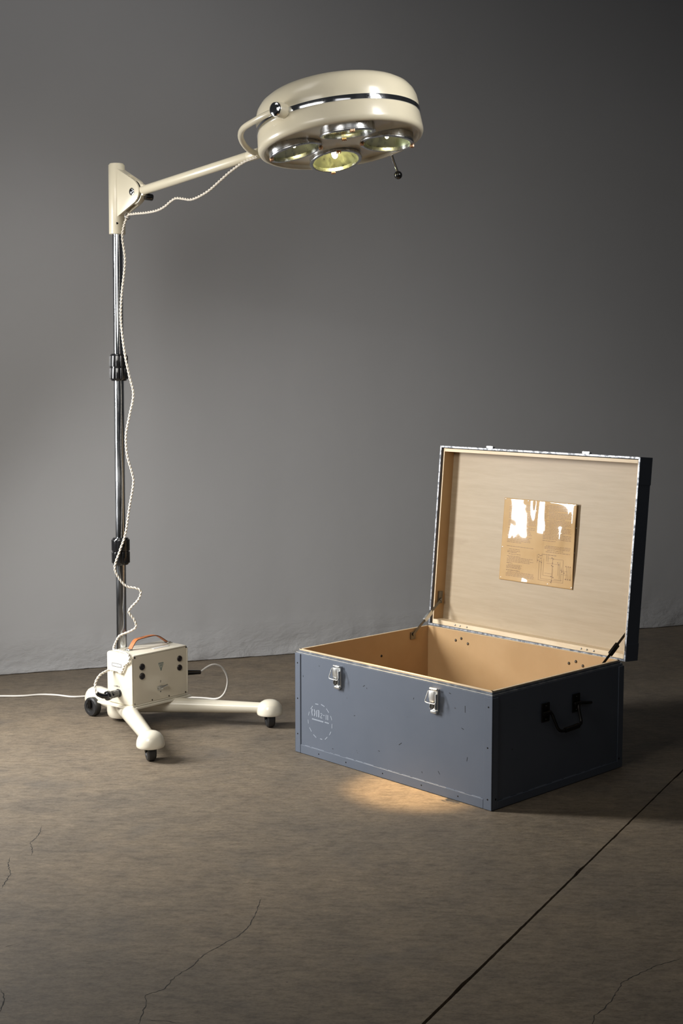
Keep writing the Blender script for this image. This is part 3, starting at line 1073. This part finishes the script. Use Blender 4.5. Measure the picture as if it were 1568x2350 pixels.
# draw latches
for u, zt in ((.6971, .356), (.2408, .354)):
    x = -u
    la = MB().box((x - .0145, -.0035, zt - .080), (x + .0145, .0036, zt - .003), .0015, 2)
    la.box((x - .0125, -.013, zt - .070), (x - .0105, 0, zt - .020)).box((x + .0105, -.013, zt - .070), (x + .0125, 0, zt - .020))
    la.cyl((x - .016, -.008, zt - .004), (x + .016, -.008, zt - .004), .0042, n=16, bevel=.0008)
    la.box((x - .0135, -.010, zt - .084), (x + .0135, .0, zt - .074), .003, 2)
    latch = la.build('latch', M_zinc, crate, 35)
    lv = MB().prism([(x - .0125, zt - .008), (x + .0125, zt - .008), (x + .0135, zt - .030), (x + .008, zt - .047), (x - .008, zt - .047), (x - .0135, zt - .030)], -.0175, -.0150, 'xz', .0008)
    lv.build('latch_lever', M_zinc, latch, 35)
    wb = [(x - .0155, -.0165, zt - .010), (x - .019, -.0200, zt - .026), (x - .0225, -.0235, zt - .043), (x - .0165, -.0245, zt - .0475), (x + .0165, -.0245, zt - .0475), (x + .0225, -.0235, zt - .043),
          (x + .019, -.0200, zt - .026), (x + .0155, -.0165, zt - .010)]
    MB().tube(spline(wb, .003), .0016, 8).build('wire_bail', M_zinc, latch, 60)
    lp = [(x - .006, -.012, zt - .050), (x - .0075, -.0155, zt - .058), (x - .004, -.0175, zt - .066), (x + .004, -.0175, zt - .066), (x + .0075, -.0155, zt - .058), (x + .006, -.012, zt - .050)]
    MB().tube(spline(lp, .003), .0020, 8).build('latch_hook', M_darkmetal, latch, 60)
# end handle, hanging, seen on the shaded end
for w, z in ((.265, .272), (.428, .276)):
    m = MB()
    m.box((-.001, w - .020, z - .032), (.0028, w + .020, z + .030), .001, 1)
    m.cyl((.008, w - .020, z - .002), (.008, w + .018, z - .002), .0068, n=16, bevel=.001)
    m.sphere((.003, w, z + .020), .004, 12)
    m.sphere((.003, w, z - .024), .004, 12)
    m.build('handle_bracket', M_darkmetal, crate, 35)
hp = [(.009, .500, .2655), (.012, .470, .2700), (.010, .440, .2740), (.014, .424, .268), (.022, .421, .240), (.030, .418, .219), (.034, .405, .2115), (.036, .36, .2085), (.034, .315, .2065), (.030, .297, .214), (.022, .288, .240), (.012, .282, .266), (.009, .262, .271), (.009, .240, .271)]
MB().tube(spline(hp, .006), .0052, 12).tube([(.036, .325, .2075), (.0365, .36, .2085), (.036, .395, .2105)], .0085, 14).build('carrying_handle', M_darkmetal, crate, 60, label='dark steel drop handle')

# bolts through the back panel
for u, z in ((.7588, .3413), (.7299, .3523), (.6964, .3368), (.2193, .3359), (.189, .347), (.1585, .3361)):
    MB().lathe([(0, .004), (.003, .0036), (.0055, .001), (.0058, 0)], 14, Matrix.Translation((-u, D - T - t2, z)) @ Matrix.Rotation(R(90), 4, 'X')).build('hinge_bolt', M_staymetal, crate, 30)
MB().lathe([(0, .003), (.004, .002), (.005, 0)], 14, Matrix.Translation((-L + T + t2, .42, .295)) @ Matrix.Rotation(R(90), 4, 'Y')).build('handle_bolt', M_darkmetal, crate, 30)

# --- lid
AL = .0821
LM = Matrix.Translation((-.0005, .7061, .3725)) @ Matrix.Rotation(-AL, 4, 'X') @ Matrix.Rotation(.006, 4, 'Y')
HL, TH = .7072, .0726
# lid local: x -L..0, y = into the lid (back), z = up the lid
m = MB()
ww = .0065
m.box((-L, 0, 0), (-L + ww, TH, HL), .0008, 1)
m.box((-ww, 0, 0), (0, TH, HL), .0008, 1)
m.box((-L + ww, 0, 0), (-ww, TH, ww), .0008, 1)
m.box((-L + ww, 0, HL - ww), (-ww, TH, HL), .0008, 1)
m.box((-L + ww, TH - .008, ww), (-ww, TH, HL - ww))
# battens wrapping the top corners
m.box((-.03, TH - .03, HL - .004), (.0012, TH + .0015, HL + .0012), .0006, 1)
m.box((-.002, .001, HL - .095), (.0014, TH + .0012, HL + .0010), .0006, 1)
m.box((-.002, .001, -.0008), (.0014, TH + .0012, .060), .0006, 1)
lid = m.build('lid', M_paint, crate, 30, LM)
m = MB()
f0 = -.0008
m.box((-L - .0004, f0, -.0004), (-L + ww - .0005, .0012, HL + .0004))
m.box((-ww + .0005, f0, -.0004), (.0004, .0012, HL + .0004))
m.box((-L + ww, f0, -.0004), (-ww, .0012, ww - .0005))
m.box((-L + ww, f0, HL - ww + .0005), (-ww, .0012, HL + .0004))
bmesh.ops.subdivide_edges(m.bm, edges=list(m.bm.edges), cuts=1)
m.build('lid_rim', M_chip, lid, 0, label='chipped metal edge')
# frame of raw wood set in from the shell, stopping short of the lip
g0, g1 = .0135, .0215
y0_, y1_ = .004, TH - .008
m = MB()
m.box((-.0115, y0_, .008), (-.0072, y1_, HL - .009), .0006, 1)
m.box((-L + .0168, y0_, HL - .0215), (-.0115, y1_, HL - .009), .0006, 1)
m.box((-L + .0168, y0_ - .001, .007), (-.0115, y1_, .0245), .0006, 1)
m.box((-L + .0168, .0032, .008), (-L + .0205, .0046, HL - .009))
m.build('lid_frame', M_edgewood, lid, 30, label='raw wood frame inside lid')
m = MB()  # ochre lining on the left side only; its darker tone includes that side's shade
m.box((-L + ww, .012, ww), (-L + .0168, y1_, HL - ww))
m.box((-L + .0168, .0046, .008), (-L + .0205, y1_, HL - .009))
m.build('lid_liner', M_ochre, lid, 0, label='ochre side lining of lid, toned dark for its shade')
m = MB()
m.box((-L + .010, TH - .0135, .012), (-.009, TH - .008, HL - .012))
m.build('lid_panel', M_ply, lid, 0, label='pale plywood inside lid')
for u in (.6803 + .004, .2327 + .004):
    MB().box((-u - .016, .010, HL - .001), (-u + .016, .024, HL + .0065), .0015, 2).box((-u - .016, .010, HL + .002), (-u + .016, .0135, HL + .010), .001, 1).build('latch_keeper', M_zinc, lid, 30)
for u in (.79, .765, .73, .19, .165, .135):
    MB().sphere((-u, y0_ - .001, .016), .0036, 12).build('hinge_screw', M_steel, lid, 30)

# --- folding stays, between crate walls and lid walls
CPi = CP.inverted()


def lid_pt(x, y, z):
    return LM @ Vector((x, y, z))


for side in (0, 1):
    if side == 0:
        c0_ = Vector((-L + T + t2 + .006, .590, .357))
        l0 = lid_pt(-L + g1 + .008, .030, .101)
    else:
        c0_ = Vector((-T - t2 - .006, .590, .357))
        l0 = lid_pt(-.020, .030, .101)
    sgn = 1 if side == 0 else -1
    d = (l0 - c0_).normalized()
    mid = c0_.lerp(l0, .52)
    m = MB()

    def bar(m, p, q, w, th):
        dd = (q - p).normalized()
        sx_ = Vector((1, 0, 0))
        sx_ = (sx_ - dd * sx_.dot(dd)).normalized()
        up_ = dd.cross(sx_)
        M4 = Matrix.Translation(p) @ Matrix((sx_, up_, dd)).transposed().to_4x4()
        m.box((-th, -w, -w), (th, w, (q - p).length + w), .0006, 1, M4)
    bar(m, c0_, l0, .0052, .0014)
    stay = m.build('lid_stay', M_darkmetal if side else M_staymetal, crate, 30)
    k = MB()
    bar(k, mid - d * .016, mid + d * .018, .0085, .0052)
    k.build('stay_slider', M_darkmetal if side else M_zinc, stay, 30)
    k = MB()
    k.box(tuple(c0_ + Vector((-.0065 if side == 0 else .001, -.013, -.020))), tuple(c0_ + Vector((-.001 if side == 0 else .0065, .013, .008))), .0008, 1)
    k.cyl(c0_ - Vector((.005 * sgn, 0, 0)), c0_ + Vector((.0035 * sgn, 0, 0)), .0055, n=14)
    k.build('stay_anchor', M_staymetal, stay, 30)
    k = MB()
    qx = -L + g1 + .0025 if side == 0 else -.0130
    a1_ = lid_pt(qx, .030, .088)
    M4 = LM @ Matrix.Translation((qx, .030, .108))
    k.box((-.001, -.011, -.022), (.0035, .011, .026), .0008, 1, M4)
    k.cyl(lid_pt(qx, .030, .101), lid_pt(qx + .009 * sgn, .030, .101), .0055, n=14)
    k.build('stay_plate', M_darkmetal if side else M_staymetal, stay, 30)

# ================================================================== instruction sheet tacked inside the lid
SW, SH = .344, .312
SM = CP @ LM @ Matrix.Translation((-.630, TH - .0140, .2130))
sheet = thing('instruction_sheet', 'yellowed glossy printed sheet with text and wiring diagram tacked inside crate lid', 'sheet', SM)


def sheet_h(a, b):
    """stand-off of the buckled film at fractions a (left to right), b (bottom to top)"""
    S = .027
    if a < .47:
        bc = .78 - .72 * a
    else:
        bc = .43
    t = min(1, max(0, (a - .56) / .08))
    t = t * t * (3 - 2 * t)
    bc = bc * (1 - t) + .985 * t
    k = .035                                   # softened crest
    up = S * SH * (1 - b)
    top = S * SH * (1 - bc)
    dn = top * max(b, 0) / bc * (.55 + .45 * b / bc)
    h = -k * .12 * math.log(math.exp(-up / (k * .12)) + math.exp(-dn / (k * .12))) if a < .66 else min(up, dn)
    h = max(h, 0)

    def g(ca, cb, ra, rb, am):
        return am * math.exp(-((a - ca) / ra) ** 2 - ((b - cb) / rb) ** 2)
    h += g(.80, .54, .060, .13, .0048) + g(.955, .76, .045, .13, .0045) + g(.09, .50, .075, .11, .0030) + g(.30, -.02, .12, .06, .0022) + g(.985, .20, .03, .10, .0022)
    h -= g(.44, 1.0, .030, .16, .0018) + g(.27, 1.0, .06, .04, .0012)
    h += .00035 * math.sin(17 * a + 6 * b + 1) + .0003 * math.sin(11 * b - 9 * a)
    h += .0085 * t * b ** 1.6
    h += .0045 * max(0, (a - .90) / .10) ** 2 * math.sin(PI * min(max(b, 0), 1)) ** 2
    return .0016 + max(0, h + .0016)


NU, NV = 90, 82
m = MB()
g = [[m.bm.verts.new((SW * i / NU, -sheet_h(i / NU, j / NV), SH * j / NV)) for i in range(NU + 1)] for j in range(NV + 1)]
for j in range(NV):
    for i in range(NU):
        m.bm.faces.new((g[j][i], g[j][i + 1], g[j + 1][i + 1], g[j + 1][i]))
paper = m.build('paper', M_paper, sheet, 180, normals=False)
ps = paper.modifiers.new('thickness', 'SOLIDIFY')
ps.thickness = .0004
ps.offset = -1
# print: rows of small words, headings and the wiring diagram
m = MB()
rnd = random.Random(11)


def word(a0, a1, b, hb):
    n = max(1, int((a1 - a0) / .025))
    for k in range(n):
        p, q = a0 + (a1 - a0) * k / n, a0 + (a1 - a0) * (k + 1) / n
        vs4 = [m.bm.verts.new((SW * x, -sheet_h(min(max(x, 0), 1), min(max(y, 0), 1)) - .00035, SH * y)) for x, y in ((p, b - hb), (q, b - hb), (q, b + hb), (p, b + hb))]
        m.bm.faces.new(vs4)


def row(a0, a1, b, hb=.0024):
    x = a0
    while x < a1 - .008:
        w_ = rnd.uniform(.010, .045)
        word(x, min(x + w_, a1), b, hb)
        x += w_ + .0065


def block(a0, a1, b0, b1, n, ragged=.0):
    for i in range(n):
        b = b0 + (b1 - b0) * i / max(1, n - 1)
        end = a1 - (rnd.uniform(.05, .2) if (i % 5 == 4) else rnd.uniform(0, ragged))
        row(a0 + (.02 if i % 5 == 0 else 0), end, b)


block(.08, .46, .93, .64, 17)
block(.08, .42, .625, .47, 10, .03)
row(.08, .45, .42)
block(.09, .27, .385, .365, 2)
row(.09, .22, .348, .0034)
block(.09, .28, .325, .30, 2)
block(.09, .46, .285, .235, 4, .05)
row(.09, .17, .215, .0032)
block(.09, .32, .195, .155, 4, .05)
row(.09, .28, .128, .0036)
block(.09, .48, .108, .060, 4)
block(.57, .95, .955, .80, 10)
block(.57, .95, .78, .56, 14)
row(.57, .75, .535)
block(.60, .95, .475, .445, 3)
block(.62, .95, .425, .405, 2, .1)
row(.57, .78, .37, .003)


def line(a0, b0, a1, b1, w=.0016):
    if abs(a1 - a0) > abs(b1 - b0):
        word(min(a0, a1), max(a0, a1), (b0 + b1) / 2, w)
    else:
        n = 6
        lo, hi = min(b0, b1), max(b0, b1)
        for k in range(n):
            p, q = lo + (hi - lo) * k / n, lo + (hi - lo) * (k + 1) / n
            vs4 = [m.bm.verts.new((SW * x, -sheet_h(x, y) - .00035, SH * y)) for x, y in ((a0 - w, p), (a0 + w, p), (a0 + w, q), (a0 - w, q))]
            m.bm.faces.new(vs4)


for (a0, b0, a1, b1) in ((.54, .06, .54, .30), (.54, .06, .87, .06), (.87, .06, .87, .22), (.57, .08, .57, .30), (.57, .08, .84, .08), (.84, .08, .84, .24), (.60, .12, .60, .32), (.60, .12, .73, .12),
                          (.82, .10, .82, .30), (.80, .14, .80, .28), (.64, .27, .82, .27), (.66, .33, .86, .33), (.86, .33, .86, .20), (.72, .04, .72, .34), (.73, .22, .73, .10), (.62, .15, .72, .15),
                          (.64, .29, .64, .36), (.66, .29, .66, .36), (.75, .09, .86, .09), (.91, .10, .91, .26), (.93, .10, .93, .26), (.95, .10, .95, .26), (.97, .10, .97, .26), (.84, .20, .92, .20), (.84, .16, .92, .16),
                          (.51, .36, .51, .26)):
    line(a0, b0, a1, b1, .0013)
for (a, b) in ((.53, .36), (.55, .35), (.57, .355), (.53, .33), (.56, .32), (.52, .29), (.55, .28), (.57, .27), (.71, .34), (.73, .33), (.72, .28), (.71, .25), (.73, .24), (.84, .21), (.85, .19), (.88, .18),
               (.90, .26), (.93, .26), (.96, .26), (.90, .11), (.93, .11), (.96, .11), (.71, .12), (.74, .11), (.72, .07), (.71, .05), (.79, .29), (.80, .27)):
    word(a - .006, a + .006, b, .0055)
m.build('printing', M_print, paper, 0, normals=False)
for a, b in ((.015, .985), (.33, .985), (.73, .975), (.985, .985), (.985, .43), (.985, .02), (.67, .025), (.30, .03), (.02, .03), (.015, .40), (.99, .72)):
    MB().lathe([(0, .0022), (.002, .0019), (.0034, .0008), (.0036, 0)], 14, Matrix.Translation((SW * a, -.0016, SH * b)) @ Matrix.Rotation(R(90), 4, 'X')).build('tack', M_zinc, sheet)
